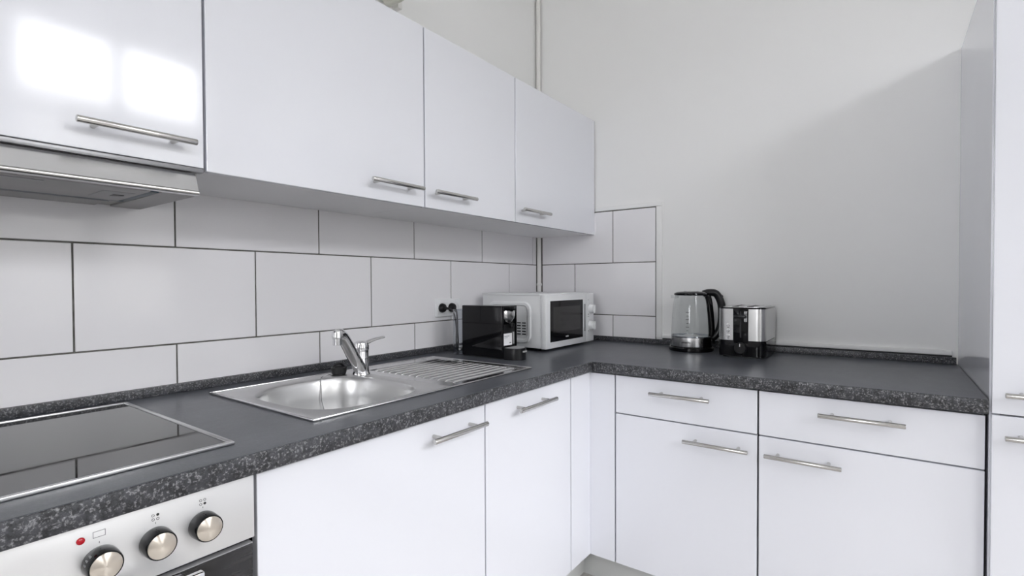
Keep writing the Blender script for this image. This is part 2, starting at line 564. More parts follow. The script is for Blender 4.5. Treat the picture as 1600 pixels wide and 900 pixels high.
part('edge_band', b, 'slate_edge', t_, smooth=50, label='coarsely speckled front edge')
b = sweep([(0.0053, -0.0014), (0.0064, 0.0), (0.07, 0.0), (0.07, -TH), (0.0053, -TH)])
YI = -D + 0.07
for x0, x1, y0, y1 in ((X_END, SX0, YI, 0), (SX1, -D + 0.07, YI, 0), (SX0, SX1, YI, SY0), (SX0, SX1, SY1, 0), (-D + 0.07, 0, Y_END, 0)):
    c0 = b.verts.new((x0, y0, 0)); c1 = b.verts.new((x1, y0, 0)); c2 = b.verts.new((x1, y1, 0)); c3 = b.verts.new((x0, y1, 0))
    d0 = b.verts.new((x0, y0, -TH)); d1 = b.verts.new((x1, y0, -TH)); d2 = b.verts.new((x1, y1, -TH)); d3 = b.verts.new((x0, y1, -TH))
    for q in ((c0, c1, c2, c3), (d3, d2, d1, d0), (c0, d0, d1, c1), (c1, d1, d2, c2), (c2, d2, d3, c3), (c3, d3, d0, c0)):
        b.faces.new(q)
part('slab', b, 'slate', t_, smooth=0)
SK = 0.0225
t_ = thing('upstand', 'narrow anthracite upstand strip along the tiled wall behind the sink', 'upstand', (-1.35, -0.017, 0.0))
b = B(); box(b, X_END, -0.032, -0.0235, -0.0085, 0.0003, SK, 0.0012, 2); part('strip', b, 'slate_edge', t_)
t_ = thing('upstand', 'narrow anthracite upstand strip behind the kettle and toaster', 'upstand', (-0.017, -0.85, 0.0))
b = B(); box(b, -0.0235, -0.0125, Y_END + 0.003, -0.032, 0.0003, SK, 0.0012, 2); part('strip', b, 'slate_edge', t_)

# ---------------------------------------------------------------- fronts and handles
def bar_handle(a, c, n_, parent, stand=0.034, r=0.0062):
    """bar from a to c (points on the front's face), n_ outward normal"""
    a, c, n_ = Vector(a), Vector(c), Vector(n_)
    d = (c - a).normalized()
    b = B()
    cyl(b, a + n_ * stand, c + n_ * stand, r, seg=16, bev=0.0012)
    for s in (a + d * 0.031, c - d * 0.031):
        cyl(b, s, s + n_ * stand, 0.0046, seg=12)
    return part('handle', b, 'handle', parent, label='satin nickel bar handle')
def front_y(name, x0, x1, y, z0, z1, parent, th=0.018, m='gloss_white'):
    """front facing -y with its face at y"""
    b = B(); box(b, x0, x1, y, y + th, z0, z1, 0.0009, 1)
    return part(name, b, m, parent)
def front_x(name, y0, y1, x, z0, z1, parent, th=0.018, m='gloss_white'):
    b = B(); box(b, x, x + th, y0, y1, z0, z1, 0.0009, 1)
    return part(name, b, m, parent)
g = 0.0026
FT, FB = -0.041, -0.690          # top and bottom of the base fronts
YF = -0.630                       # faces of the base fronts
BODY_T = -TH - 0.001
def base_body(parent, x0, x1, y0, y1, open_top=False):
    b = B()
    if open_top:                  # leaves room for the sink bowl
        box(b, x0, x0 + 0.016, y0, y1, FB, BODY_T); box(b, x1 - 0.016, x1, y0, y1, FB, BODY_T)
        box(b, x0, x1, y0, y1, FB, FB + 0.016); box(b, x0, x1, y1 - 0.008, y1, FB, BODY_T)
        box(b, x0, x1, y0, y0 + 0.018, FB, BODY_T)
    else:
        box(b, x0, x1, y0, y1, FB, BODY_T)
    return part('body', b, 'gap', parent, smooth=0)  # near-black body paints the shade seen between the fronts

# base unit under the sink bowl (0.60 m) and the narrow one beside the corner (0.45 m)
t_ = thing('base_cabinet', 'wide white gloss base cabinet under the sink bowl, beside the oven', 'cabinet', (-1.52, -0.30, FB), 'white base units')
base_body(t_, -1.8215, -1.2195, YF + 0.0195, -0.03, True)
d_ = front_y('door', -1.8215 + g, -1.2180 - g, YF, FB, FT, t_)
bar_handle((-1.438, YF, -0.079), (-1.250, YF, -0.079), (0, -1, 0), d_)
t_ = thing('base_cabinet', 'narrow white gloss base cabinet below the drainer, beside the inner corner', 'cabinet', (-0.99, -0.30, FB), 'white base units')
base_body(t_, -1.2165, -0.7685, YF + 0.0195, -0.03, True)
d_ = front_y('door', -1.2180 + g, -0.7670 - g, YF, FB, FT, t_)
bar_handle((-1.104, YF, -0.078), (-0.912, YF, -0.078), (0, -1, 0), d_)
# corner filler, two boards meeting in the inner corner
t_ = thing('corner_filler', 'white corner filler boards meeting in the inner corner of the base units', 'filler panel', (-0.66, -0.66, FB))
b = B(); box(b, -0.7670 + g, -0.6305, YF, YF + 0.018, FB, FT, 0.0008, 1); part('board', b, 'gloss_white', t_)
b = B(); box(b, -0.6300, -0.6120, -0.7260 + g, -0.6125, FB, FT, 0.0008, 1); part('board', b, 'gloss_white', t_)

def drawer_unit(label, y_hi, y_lo, hd, hdoor):
    t_ = thing('base_cabinet', label, 'cabinet', (-0.30, (y_hi + y_lo) / 2, FB), 'white base units')
    base_body(t_, YF + 0.0195, -0.03, y_lo + 0.001, y_hi - 0.001)
    dr = front_x('drawer', y_lo + g, y_hi - g, YF, -0.1690, FT, t_)
    bar_handle((YF, hd[0], -0.084), (YF, hd[1], -0.084), (-1, 0, 0), dr)
    dd = front_x('door', y_lo + g, y_hi - g, YF, FB, -0.1730, t_)
    bar_handle((YF, hdoor[0], -0.219), (YF, hdoor[1], -0.219), (-1, 0, 0), dd)
drawer_unit('white base cabinet with one drawer, below the kettle and next to the corner filler', -0.7260, -1.1755, (-0.858, -1.046), (-0.966, -1.154))
drawer_unit('white base cabinet with one drawer, next to the tall cabinet', -1.1755, -1.6670, (-1.328, -1.516), (-1.197, -1.383))

# tall cabinet
TY0, TY1 = -2.272, -1.6700
TX = -0.655
TTOP = 1.045
t_ = thing('tall_cabinet', 'tall white gloss cabinet standing at the end of the worktop', 'cabinet', (-0.32, (TY0 + TY1) / 2, FL))
b = B(); box(b, TX + 0.020, -0.001, TY1 - 0.018, TY1, FL, TTOP, 0.0008, 1); part('side_panel', b, 'gloss_white', t_)
b = B(); box(b, TX + 0.020, -0.001, TY0, TY0 + 0.018, FL, TTOP, 0.0008, 1); part('side_panel', b, 'gloss_white', t_)
b = B(); box(b, TX + 0.024, -0.001, TY0 + 0.0185, TY1 - 0.0185, FB, TTOP - 0.001); part('body', b, 'gap', t_, smooth=0)  # coloured near-black so the door gaps look shaded
d_ = front_x('door', TY0 + g, TY1 - g, TX, -0.0285, TTOP, t_)
bar_handle((TX, -1.690, 0.020), (TX, -1.878, 0.020), (-1, 0, 0), d_)
d_ = front_x('door', TY0 + g, TY1 - g, TX, FB, -0.0325, t_)
bar_handle((TX, -1.690, -0.076), (TX, -1.878, -0.076), (-1, 0, 0), d_)

# plinth boards
t_ = thing('plinth', 'light grey plinth boards under the base cabinets', 'plinth', (-0.60, -0.60, FL))
PR = 0.056
b = B(); box(b, -2.42, YF + PR + 0.012, YF + PR, YF + PR + 0.015, FL, FB - 0.001); part('board', b, 'plinth', t_, smooth=0)
b = B(); box(b, YF + PR, YF + PR + 0.015, -1.6685, YF + PR - 0.0005, FL, FB - 0.001); part('board', b, 'plinth', t_, smooth=0)

# ---------------------------------------------------------------- wall units
YU = -0.3321
UB, UT = 0.5095, 1.0580
def wall_unit(label, x0, x1, hx, gl=g, gr=g, ub=UB):
    t_ = thing('wall_cabinet', label, 'cabinet', ((x0 + x1) / 2, -0.16, ub), 'white wall units')
    b = B(); box(b, x0 + 0.0006, x1 - 0.0006, YU + 0.0232, -0.009, ub + 0.002, UT - 0.001, 0.0006, 1); part('body', b, 'carcass', t_, smooth=0)
    b = B(); box(b, x0 + 0.001, x1 - 0.001, YU + 0.0183, YU + 0.0230, ub + 0.0012, UT - 0.003); part('gap_shade', b, 'gap', t_, smooth=0, label='dark strip painted as shade in the gap behind the door')  # near-black strip stands in for shade between door and carcass
    d_ = front_y('door', x0 + gl, x1 - gr, YU, ub, UT, t_)
    if hx:
        bar_handle((hx[0], YU, 0.557), (hx[1], YU, 0.557), (0, -1, 0), d_)
wall_unit('white gloss wall cabinet above the extractor hood', -2.372, -1.7650, (-1.982, -1.794), g, 0.0030, 0.5145)
wall_unit('wide white gloss wall cabinet beside the hood, above the sink bowl', -1.7650, -1.1390, (-1.362, -1.174), 0.0030)
wall_unit('narrowest white gloss wall cabinet, above the power socket', -1.1390, -0.6640, (-1.122, -0.930))
wall_unit('white gloss wall cabinet in the corner above the microwave', -0.6640, -0.0025, (-0.652, -0.460), g, 0.0050)

# ---------------------------------------------------------------- extractor hood
HX0, HX1 = -2.368, -1.784
t_ = thing('extractor_hood', 'flat stainless pull-out extractor hood under the wall cabinet', 'extractor hood', (-2.07, -0.16, 0.455))
b = B()
prism(b, [(-0.345, 0.4640), (-0.3475, 0.4590), (-0.345, 0.4555), (-0.335, 0.4545), (-0.318, 0.4600), (-0.318, 0.5010), (-0.330, 0.5010), (-0.333, 0.4960)], 'x', HX0, HX1)
part('front_lip', b, 'steel', t_, label='brushed steel front lip')
b = B(); cyl(b, (HX0, -0.3455, 0.4602), (HX1, -0.3455, 0.4602), 0.0042, seg=20); part('lip_bead', b, 'handle', t_)
b = B(); box(b, HX0, -1.770, -0.338, -0.318, 0.5040, 0.5120, 0.0012); part('top_rail', b, 'hood_rail', t_)
b = B(); box(b, HX0 + 0.004, -1.776, -0.3175, -0.0125, 0.4610, 0.5100); part('housing', b, 'hood_grey', t_, smooth=0)
b = B(); box(b, HX0 + 0.010, -1.856, -0.310, -0.130, 0.4565, 0.4608, 0.001); part('front_plate', b, 'hood_grey', t_)
b = B(); box(b, HX0 + 0.010, -1.846, -0.1295, -0.1130, 0.4572, 0.4609, 0.0006); box(b, -1.8555, -1.8385, -0.300, -0.116, 0.4580, 0.4609, 0.0006)
part('filter_gap', b, 'blue_film', t_, label='blue-black edge of the filter panel')
b = B(); box(b, HX0 + 0.010, -1.868, -0.112, -0.016, 0.4570, 0.4609, 0.001); part('rear_plate', b, 'hood_grey', t_)
b = B(); box(b, HX0 + 0.010, -1.868, -0.1125, -0.1080, 0.4556, 0.4605, 0.0006); part('plate_rim', b, 'recess', t_)
b = B(); box(b, -1.838, -1.7775, -0.314, -0.014, 0.4572, 0.4609, 0.001); part('side_plate', b, 'hood_grey', t_)
b = B(); box(b, -1.918, -1.866, -0.262, -0.170, 0.4556, 0.4566, 0.0004); part('latch_plate', b, 'recess', t_)
b = B(); box(b, -1.892, -1.874, -0.226, -0.202, 0.4546, 0.4557, 0.0004); part('latch', b, 'black', t_)
b = B(); box(b, -2.30, -2.010, -0.296, -0.284, 0.4550, 0.4564, 0.0004); part('light_strip', b, 'recess', t_)

# ---------------------------------------------------------------- oven
OX0, OX1 = -2.4250, -1.8255
t_ = thing('oven', 'built-in stainless oven with three visible black-ringed control knobs', 'oven', (-2.125, -0.30, FB))
b = B(); box(b, OX0 + 0.004, OX1 - 0.002, YF + 0.012, -0.04, FB, BODY_T - 0.001); part('housing', b, 'gap', t_, smooth=0)
PANEL_B = -0.1420
cp = None
b = B(); box(b, OX0, OX1, YF - 0.004, YF + 0.012, PANEL_B, -0.0375, 0.0015, 2)
cp = part('control_panel', b, 'panel_steel', t_, label='brushed steel control panel')
YP = YF - 0.004
def knob(x, z):
    r = 0.0198
    b = B()
    lathe(b, [(0.0, 0.0), (r * 1.04, 0.0), (r * 1.06, 0.004), (r, 0.021), (r * 0.97, 0.0228), (r * 0.91, 0.0228), (r * 0.91, 0.0222), (0, 0.0222)], seg=40,
          mtx=Matrix.Translation((x, YP, z)) @ Matrix.Rotation(PI / 2, 4, 'X'))
    k_ = part('knob', b, 'black_gloss', cp, label='black-ringed control knob')
    return k_
KX = [-1.9040, -1.9665, -2.0300, -2.2200, -2.2835, -2.3460]
KZ = -0.0918
for x in KX:
    knob(x, KZ)
    # spun steel disc on the front of the knob: own object so that the turning marks follow its centre
    b = B()
    lathe(b, [(0.0003, 0.0), (0.0176, 0.0), (0.0176, 0.0012), (0.0170, 0.0016), (0.0003, 0.0016)], seg=48, mtx=Matrix.Rotation(PI / 2, 4, 'X'))
    o = part('knob_face', b, 'knob_face', cp, local=True, label='spun steel knob face')
    o.location = Vector((x, YP - 0.0222, KZ + H)) - ORG[cp]
def ring(bm, x, z, r, w, y):
    lathe(bm, [(r - w, 0), (r, 0), (r, 0.0004), (r - w, 0.0004), (r - w, 0)], seg=16, mtx=Matrix.Translation((x, y, z)) @ Matrix.Rotation(PI / 2, 4, 'X'))
def disc(bm, x, z, r, y):
    lathe(bm, [(0, 0), (r, 0), (r, 0.0004), (0, 0.0004)], seg=16, mtx=Matrix.Translation((x, y, z)) @ Matrix.Rotation(PI / 2, 4, 'X'))
for i, x in enumerate(KX):
    b = B()
    if i in (0, 1, 3, 4):
        full = {0: (1, 0), 1: (1, 1), 3: (0, 0), 4: (0, 1)}[i]
        for u in (0, 1):
            for w in (0, 1):
                px_, pz_ = x + (u - 0.5) * 0.0058, -0.0570 + (w - 0.5) * 0.0058
                if (u, w) == full:
                    disc(b, px_, pz_, 0.0019, YP)
                else:
                    ring(b, px_, pz_, 0.0019, 0.0005, YP)
        box(b, x - 0.0003, x + 0.0003, YP - 0.0004, YP, -0.0665, -0.0642)
        part('zone_symbol', b, 'dark_print', cp, smooth=0)
    elif i == 2:
        x0, z0 = x - 0.001, -0.0548
        for q in ((x0 - .0068, x0 + .0068, z0 - .0042, z0 - .0036), (x0 - .0068, x0 + .0068, z0 + .0036, z0 + .0042), (x0 - .0068, x0 - .0062, z0 - .0042, z0 + .0042), (x0 + .0062, x0 + .0068, z0 - .0042, z0 + .0042)):
            box(b, q[0], q[1], YP - 0.0004, YP, q[2], q[3])
        box(b, x0 - .0004, x0 + .0004, YP - 0.0004, YP, z0 - 0.0125, z0 - 0.0100)
        part('oven_symbol', b, 'grey_print', cp, smooth=0)
b = B(); lathe(b, [(0, 0), (0.0046, 0), (0.0046, 0.001), (0.003, 0.0024), (0, 0.0028)], seg=20, mtx=Matrix.Translation((-2.0505, YP, -0.0570)) @ Matrix.Rotation(PI / 2, 4, 'X'))
part('indicator', b, 'red', cp, label='red indicator lens')
# symbols on the ring of the oven knob
b = B()
for a in (148, 163, 178):
    r_ = 0.0203
    ca, sa = math.cos(math.radians(a - 15)), math.sin(math.radians(a - 15))
    q = Vector((-2.0300 + r_ * ca, YP - 0.012, KZ + r_ * sa))
    box(b, q.x - 0.001, q.x + 0.001, q.y - 0.003, q.y + 0.003, q.z - 0.001, q.z + 0.001)
part('knob_symbol', b, 'grey_print', cp, smooth=0)
# door
b = B(); box(b, OX0 + 0.001, OX1 - 0.0025, YF - 0.002, YF + 0.012, FB + 0.002, -0.1500, 0.0012)
dr = part('door', b, 'dark_glass', t_, label='dark glass oven door')
b = B(); box(b, OX0 + 0.001, OX1 - 0.0025, YF - 0.0030, YF + 0.010, -0.1512, -0.1498, 0.0003); part('door_rim', b, 'recess', dr)
b = B()
box(b, -2.330, -1.921, YF - 0.050, YF - 0.038, -0.1660, -0.1410, 0.002)
for x in (-2.305, -1.946):
    box(b, x - 0.010, x + 0.010, YF - 0.039, YF - 0.0015, -0.1620, -0.1515, 0.001)
part('handle', b, 'chrome', dr, label='polished bar handle of the oven')

# ---------------------------------------------------------------- hob
HBX0, HBX1, HBY0, HBY1 = -2.407, -1.8270, -0.5740, -0.0640
t_ = thing('hob', 'black glass ceramic hob with a steel frame let into the worktop', 'hob', ((HBX0 + HBX1) / 2, -0.32, 0.0))
b = B()
fw = 0.0085
for x0, x1, y0, y1 in ((HBX0, HBX1, HBY0, HBY0 + fw), (HBX0, HBX1, HBY1 - fw, HBY1), (HBX0, HBX0 + fw, HBY0 + fw, HBY1 - fw), (HBX1 - fw, HBX1, HBY0 + fw, HBY1 - fw)):
    box(b, x0, x1, y0, y1, 0.0003, 0.0060, 0.0012, 2)
part('frame', b, 'steel_y', t_, label='brushed steel frame')
b = B(); box(b, HBX0 + fw, HBX1 - fw, HBY0 + fw, HBY1 - fw, 0.0004, 0.0042); gp = part('glass_plate', b, 'hob_glass', t_, smooth=0, label='black glass plate')

# ---------------------------------------------------------------- sink
KX0, KX1, KY0, KY1 = -1.668, -0.8880, -0.5570, -0.1060
BX0, BX1, BY0, BY1 = -1.637, -1.300, -0.5330, -0.1700
bcx, bcy, bax, bay = (BX0 + BX1) / 2, (BY0 + BY1) / 2, (BX1 - BX0) / 2, (BY1 - BY0) / 2
NE = 3.0
def se(a, k_=1.0, dx=0.0):
    c, s = math.cos(a), math.sin(a)
    r = (abs(c) ** NE + abs(s) ** NE) ** (-1 / NE)
    return (bcx + (bax * k_ + dx) * r * c, bcy + (bay * k_ + dx) * r * s)
NS = 96
t_ = thing('sink', 'stainless steel sink with one bowl and a ribbed drainer', 'sink', (-1.28, -0.33, 0.0))
b = B()
ZS = 0.0042
# flange around the bowl: ring from the rim of the bowl to the outline of the bowl half
def outline(a):
    """point where a ray from the bowl centre leaves the bowl half of the flange"""
    c, s = math.cos(a), math.sin(a)
    x0, x1, y0, y1 = KX0 + 0.004, -1.262, KY0 + 0.004, KY1 - 0.004
    tt = 1e9
    if c > 1e-9: tt = min(tt, (x1 - bcx) / c)
    if c < -1e-9: tt = min(tt, (x0 - bcx) / c)
    if s > 1e-9: tt = min(tt, (y1 - bcy) / s)
    if s < -1e-9: tt = min(tt, (y0 - bcy) / s)
    return (bcx + c * tt, bcy + s * tt)
angs = [2 * PI * i / NS for i in range(NS)]
for cxr, cyr in ((KX0 + 0.004, KY0 + 0.004), (-1.262, KY0 + 0.004), (-1.262, KY1 - 0.004), (KX0 + 0.004, KY1 - 0.004)):
    angs.append(math.atan2(cyr - bcy, cxr - bcx) % (2 * PI))
angs = sorted(set(round(a, 6) for a in angs))
levels = [(None, ZS), (1.0, ZS), (0.985, ZS - 0.003), (0.965, -0.012), (0.945, -0.05), (0.915, -0.10), (0.86, -0.132), (0.76, -0.150), (0.5, -0.156), (0.16, -0.160), (0.0, -0.160)]
prev = None
for k_, z in levels:
    if k_ == 0.0:
        c = b.verts.new((bcx, bcy, z))
        for i in range(len(angs)):
            b.faces.new((prev[i], prev[(i + 1) % len(angs)], c))
        break
    cur = [b.verts.new((*(outline(a) if k_ is None else se(a, k_)), z)) for a in angs]
    if prev:
        for i in range(len(angs)):
            j = (i + 1) % len(angs)
            b.faces.new((prev[i], prev[j], cur[j], cur[i]))
    prev = cur
bowl = part('bowl', b, 'sink_steel', t_, smooth=60, label='satin steel bowl and its flange')
b = B()
x0, x1, y0, y1 = -1.262, KX1 - 0.004, KY0 + 0.004, KY1 - 0.004
# drainer: raised border with a sunken ribbed field
fx0, fx1, fy0, fy1 = -1.225, -0.925, -0.530, -0.165
for q in ((x0, fx0, y0, y1), (fx1, x1, y0, y1), (fx0, fx1, y0, fy0), (fx0, fx1, fy1, y1)):
    box(b, q[0], q[1], q[2], q[3], 0.0025, ZS)
box(b, fx0, fx1, fy0, fy1, 0.0004, 0.0018)
part('drainer', b, 'drainer_steel', t_, smooth=0)
NR = 12
for i in range(NR):
    y = fy1 - 0.018 - i * (fy1 - fy0 - 0.036) / (NR - 1)
    xa = -1.215 + 0.0 * i
    b = B()
    tube(b, [(xa, y, 0.0012), (xa + 0.012, y, 0.0032), (fx1 - 0.020, y, 0.0032), (fx1 - 0.004, y, 0.0015)], [0.0022, 0.0048, 0.0048, 0.0022], 12, flat=0.8)
    part('rib', b, 'drainer_steel', t_)
b = B()
for x0_, x1_, y0_, y1_ in ((KX0, KX1, KY0, KY0 + 0.006), (KX0, KX1, KY1 - 0.006, KY1), (KX0, KX0 + 0.006, KY0 + 0.006, KY1 - 0.006), (KX1 - 0.006, KX1, KY0 + 0.006, KY1 - 0.006)):
    box(b, x0_, x1_, y0_, y1_, 0.0003, 0.0055, 0.0018, 2)
part('rim', b, 'steel', t_)
b = B(); box(b, -0.985, -0.955, -0.146, -0.132, ZS, ZS + 0.0006); part('maker_plate', b, 'recess', t_)
b = B(); lathe(b, [(0.0, -0.1595), (0.040, -0.1595), (0.043, -0.1575), (0.040, -0.1560), (0.030, -0.1575), (0, -0.1580)], bcx, bcy, 40); part('drain', b, 'chrome', t_)

# plug of the sink lying behind the tap
t_ = thing('sink_plug', 'black rubber sink plug lying on the sink flange behind the tap', 'plug', (-1.322, -0.150, ZS))
b = B(); lathe(b, [(0, ZS + 0.0004), (0.018, ZS + 0.0004), (0.021, ZS + 0.004), (0.023, ZS + 0.014), (0.0235, ZS + 0.021), (0.019, ZS + 0.023), (0.017, ZS + 0.019), (0, ZS + 0.018)], -1.322, -0.150, 32)
part('plug_body', b, 'rubber', t_)
b = B(); tube(b, smooth_path([(-1.340, -0.150, ZS + 0.020), (-1.333, -0.150, ZS + 0.030), (-1.316, -0.150, ZS + 0.032), (-1.304, -0.150, ZS + 0.022)], 6), 0.0035, 8); part('plug_grip', b, 'rubber', t_)
t_ = thing('plug_chain', 'thin bead chain hanging from the flange into the sink bowl', 'chain', (-1.40, -0.19, -0.06))
b = B()
cp_ = smooth_path([(-1.350, -0.152, ZS + 0.004), (-1.385, -0.162, ZS + 0.003), (-1.402, -0.1770, ZS - 0.001), (-1.404, -0.1850, -0.018), (-1.408, -0.1905, -0.050), (-1.404, -0.1960, -0.080), (-1.407, -0.2040, -0.105)], 5)
tube(b, cp_, 0.0014, 6); part('chain', b, 'chrome', t_)

# ---------------------------------------------------------------- tap
TPX, TPY = -1.285, -0.208
t_ = thing('tap', 'chrome single lever kitchen tap standing behind the sink bowl', 'tap', (TPX, TPY, ZS))
b = B()
lathe(b, [(0, ZS + 0.0003), (0.0255, ZS + 0.0003), (0.0255, ZS + 0.004), (0.0235, ZS + 0.007), (0.0225, ZS + 0.012), (0.0218, 0.052), (0.0222, 0.053), (0.0222, 0.056), (0.0218, 0.057), (0.0214, 0.078), (0, 0.078)], TPX, TPY, 36)
part('body', b, 'chrome', t_)
b = B(); lathe(b, [(0, 0.0785), (0.0226, 0.0785), (0.0232, 0.090), (0.0205, 0.100), (0.012, 0.1045), (0, 0.1055)], TPX, TPY, 36)
cap_ = part('lever_cap', b, 'chrome', t_)
b = B()
tube(b, smooth_path([(TPX + 0.004, TPY - 0.002, 0.092), (TPX + 0.022, TPY - 0.008, 0.101), (TPX + 0.045, TPY - 0.014, 0.1075), (TPX + 0.071, TPY - 0.020, 0.1115)], 6),
     [0.0125, 0.0122, 0.0118, 0.0113, 0.0108, 0.0102, 0.0095, 0.0090, 0.0085, 0.0080, 0.0076, 0.0073, 0.0070, 0.0068, 0.0066, 0.0064, 0.0062, 0.0062, 0.0055], 14, flat=0.62)
part('lever', b, 'chrome', cap_, label='flat chrome lever')
an = math.radians(212)
ux, uy = math.cos(an), math.sin(an)
def sp(l_, z): return (TPX + ux * l_, TPY + uy * l_, z)
b = B()
sp_path = smooth_path([sp(0.002, 0.018), sp(0.018, 0.030), sp(0.060, 0.066), sp(0.105, 0.106), sp(0.135, 0.130), sp(0.155, 0.140), sp(0.170, 0.1395)], 6)
nq = len(sp_path)
tube(b, sp_path, [0.0195 - 0.0045 * i / (nq - 1) for i in range(nq)], 20)
part('spout', b, 'chrome', t_)
b = B()
lathe(b, [(0, 0.1130), (0.0110, 0.1130), (0.0120, 0.1140), (0.0120, 0.1300), (0.0138, 0.1315), (0.0138, 0.1480), (0.0120, 0.1510), (0, 0.1520)], *sp(0.172, 0)[:2], 28)
part('aerator', b, 'chrome', t_, label='chrome aerator head')

# ---------------------------------------------------------------- double socket with two plugs
t_ = thing('power_socket', 'white double wall socket on the tiles behind the coffee machine', 'socket', (-0.700, -0.012, 0.140))
b = B(); box(b, -0.7735, -0.6260, -0.0165, -0.0082, 0.1400, 0.2130, 0.003, 3); part('frame_plate', b, 'white_plastic', t_)
for x in (-0.7375, -0.6625):
    b = B(); box(b, x - 0.027, x + 0.027, -0.0185, -0.0166, 0.1490, 0.2040, 0.001); ins = part('insert', b, 'white_plastic', t_)
    b = B(); lathe(b, [(0.0195, 0), (0.0215, 0), (0.0215, 0.001), (0.0195, 0.001), (0.0195, 0)], seg=32, mtx=Matrix.Translation((x, -0.0185, 0.1765)) @ Matrix.Rotation(PI / 2, 4, 'X'))
    part('socket_rim', b, 'white_matte', ins)
def plug(x, label, cable):
    t_ = thing('power_plug', label, 'plug', (x, -0.030, 0.1765), 'black power plugs')
    b = B()
    lathe(b, [(0, 0), (0.0185, 0), (0.0190, 0.004), (0.0165, 0.013), (0.0120, 0.017), (0, 0.018)], seg=28, mtx=Matrix.Translation((x, -0.0198, 0.1765)) @ Matrix.Rotation(PI / 2, 4, 'X'))
    part('plug_body', b, 'black', t_)
    b = B(); tube(b, smooth_path(cable, 6), 0.0033, 8); part('cable', b, 'wire', t_)
    b = B(); cyl(b, cable[0], cable[1], 0.0062, 0.0042, seg=12); part('strain_relief', b, 'black', t_)
plug(-0.7450, 'black round plug nearest the sink in the double socket, with bent cable',
     [(-0.7450, -0.036, 0.1765), (-0.7380, -0.055, 0.1745), (-0.726, -0.066, 0.160), (-0.716, -0.070, 0.12), (-0.712, -0.070, 0.08), (-0.714, -0.070, 0.04), (-0.712, -0.072, 0.012), (-0.700, -0.074, 0.0045), (-0.62, -0.074, 0.0045)])
plug(-0.6880, 'black plug in the double socket just above the water tank of the coffee machine',
     [(-0.6880, -0.036, 0.1765), (-0.6870, -0.048, 0.158), (-0.6850, -0.050, 0.12), (-0.6830, -0.049, 0.08), (-0.677, -0.046, 0.05), (-0.67, -0.042, 0.02), (-0.655, -0.040, 0.0045), (-0.56, -0.038, 0.0045)])

# ---------------------------------------------------------------- capsule coffee machine (front towards -y)
CX0, CX1 = -0.7900, -0.7060
t_ = thing('coffee_machine', 'narrow black capsule coffee machine between the drainer and the microwave', 'coffee machine', (-0.748, -0.26, 0.0))
b = B(); box(b, CX0, CX1, -0.3600, -0.1680, 0.0040, 0.1930, 0.004, 3); part('body', b, 'black_gloss', t_, label='glossy black body')
b = B(); box(b, CX0 + 0.004, CX1 - 0.004, -0.3560, -0.1720, 0.0003, 0.0045); part('base_pad', b, 'rubber', t_, smooth=0)
YC = -0.3600
b = B()
for x0_, x1_ in ((CX0, CX0 + 0.004), (CX1 - 0.004, CX1)):
    box(b, x0_, x1_, YC - 0.006, YC + 0.002, 0.0040, 0.1930, 0.001)
part('cheek', b, 'black_gloss', t_)
b = B()
lathe(b, [(0, -0.030), (0.010, -0.0285), (0.022, -0.0225), (0.0310, -0.0110), (0.0345, 0.0), (0.0345, 0.014), (0.0320, 0.020), (0, 0.021)], seg=36,
      mtx=Matrix.Translation((-0.748, YC + 0.0005, 0.1570)) @ Matrix.Diagonal((1.0, 0.42, 0.92, 1.0)))
part('brew_head', b, 'steel_v', t_, label='satin steel brewing head')
b = B(); box(b, CX0 + 0.0045, CX1 - 0.0045, YC - 0.0050, YC - 0.0002, 0.1790, 0.1915, 0.001)
prism(b, [(-0.760, 0.1790), (-0.736, 0.1790), (-0.748, 0.1725)], 'y', YC - 0.018, YC - 0.001); part('lever', b, 'black_gloss', t_)
b = B(); box(b, CX0 + 0.0045, CX1 - 0.0045, YC - 0.0030, YC - 0.0002, 0.0425, 0.1250, 0.0005); part('cup_bay', b, 'black', t_)
b = B(); cyl(b, (-0.748, YC - 0.014, 0.112), (-0.748, YC - 0.014, 0.130), 0.007, 0.010, 20); part('nozzle', b, 'black', t_)
b = B(); box(b, CX0 + 0.0050, CX0 + 0.0560, YC - 0.0042, YC - 0.0032, 0.0500, 0.0930)
lab = part('sticker', b, 'label_white', t_, smooth=0, label='white paper sticker with small print')
b = B()
for i_, (x0_, x1_) in enumerate(((0.009, 0.040), (0.009, 0.030), (0.040, 0.050))):
    box(b, CX0 + x0_, CX0 + x1_, YC - 0.0046, YC - 0.0041, (0.082, 0.077, 0.056)[i_], (0.0845, 0.0785, 0.060)[i_])
part('print', b, 'grey_print', lab, smooth=0)['kind'] = 'stuff'
b = B(); box(b, CX1 - 0.0230, CX1 - 0.0130, YC - 0.0042, YC - 0.0030, 0.052, 0.096, 0.0004); part('button_strip', b, 'recess', t_)
# drip tray with rounded nose
b = B()
nose = [(CX0 + 0.004, -0.3640)] + [((CX0 + CX1) / 2 - 0.038 * math.cos(PI * i / 16), -0.395 - 0.034 * math.sin(PI * i / 16)) for i in range(17)] + [(CX1 - 0.004, -0.3640)]
prism(b, nose, 'z', 0.0005, 0.0420)
tr_ = part('drip_tray', b, 'black', t_)
b = B()
nose2 = [((x + 0.748) * 0.86 - 0.748, (y + 0.39) * 0.86 - 0.39) for x, y in nose]
prism(b, nose2, 'z', 0.0421, 0.0432); part('tray_grid', b, 'recess', tr_)
text('lettering', 'KRUPS', 0.0085, 'white_print', tr_, facing((-0.7450, -0.4292, 0.0300), -0.02, -1), local=False)
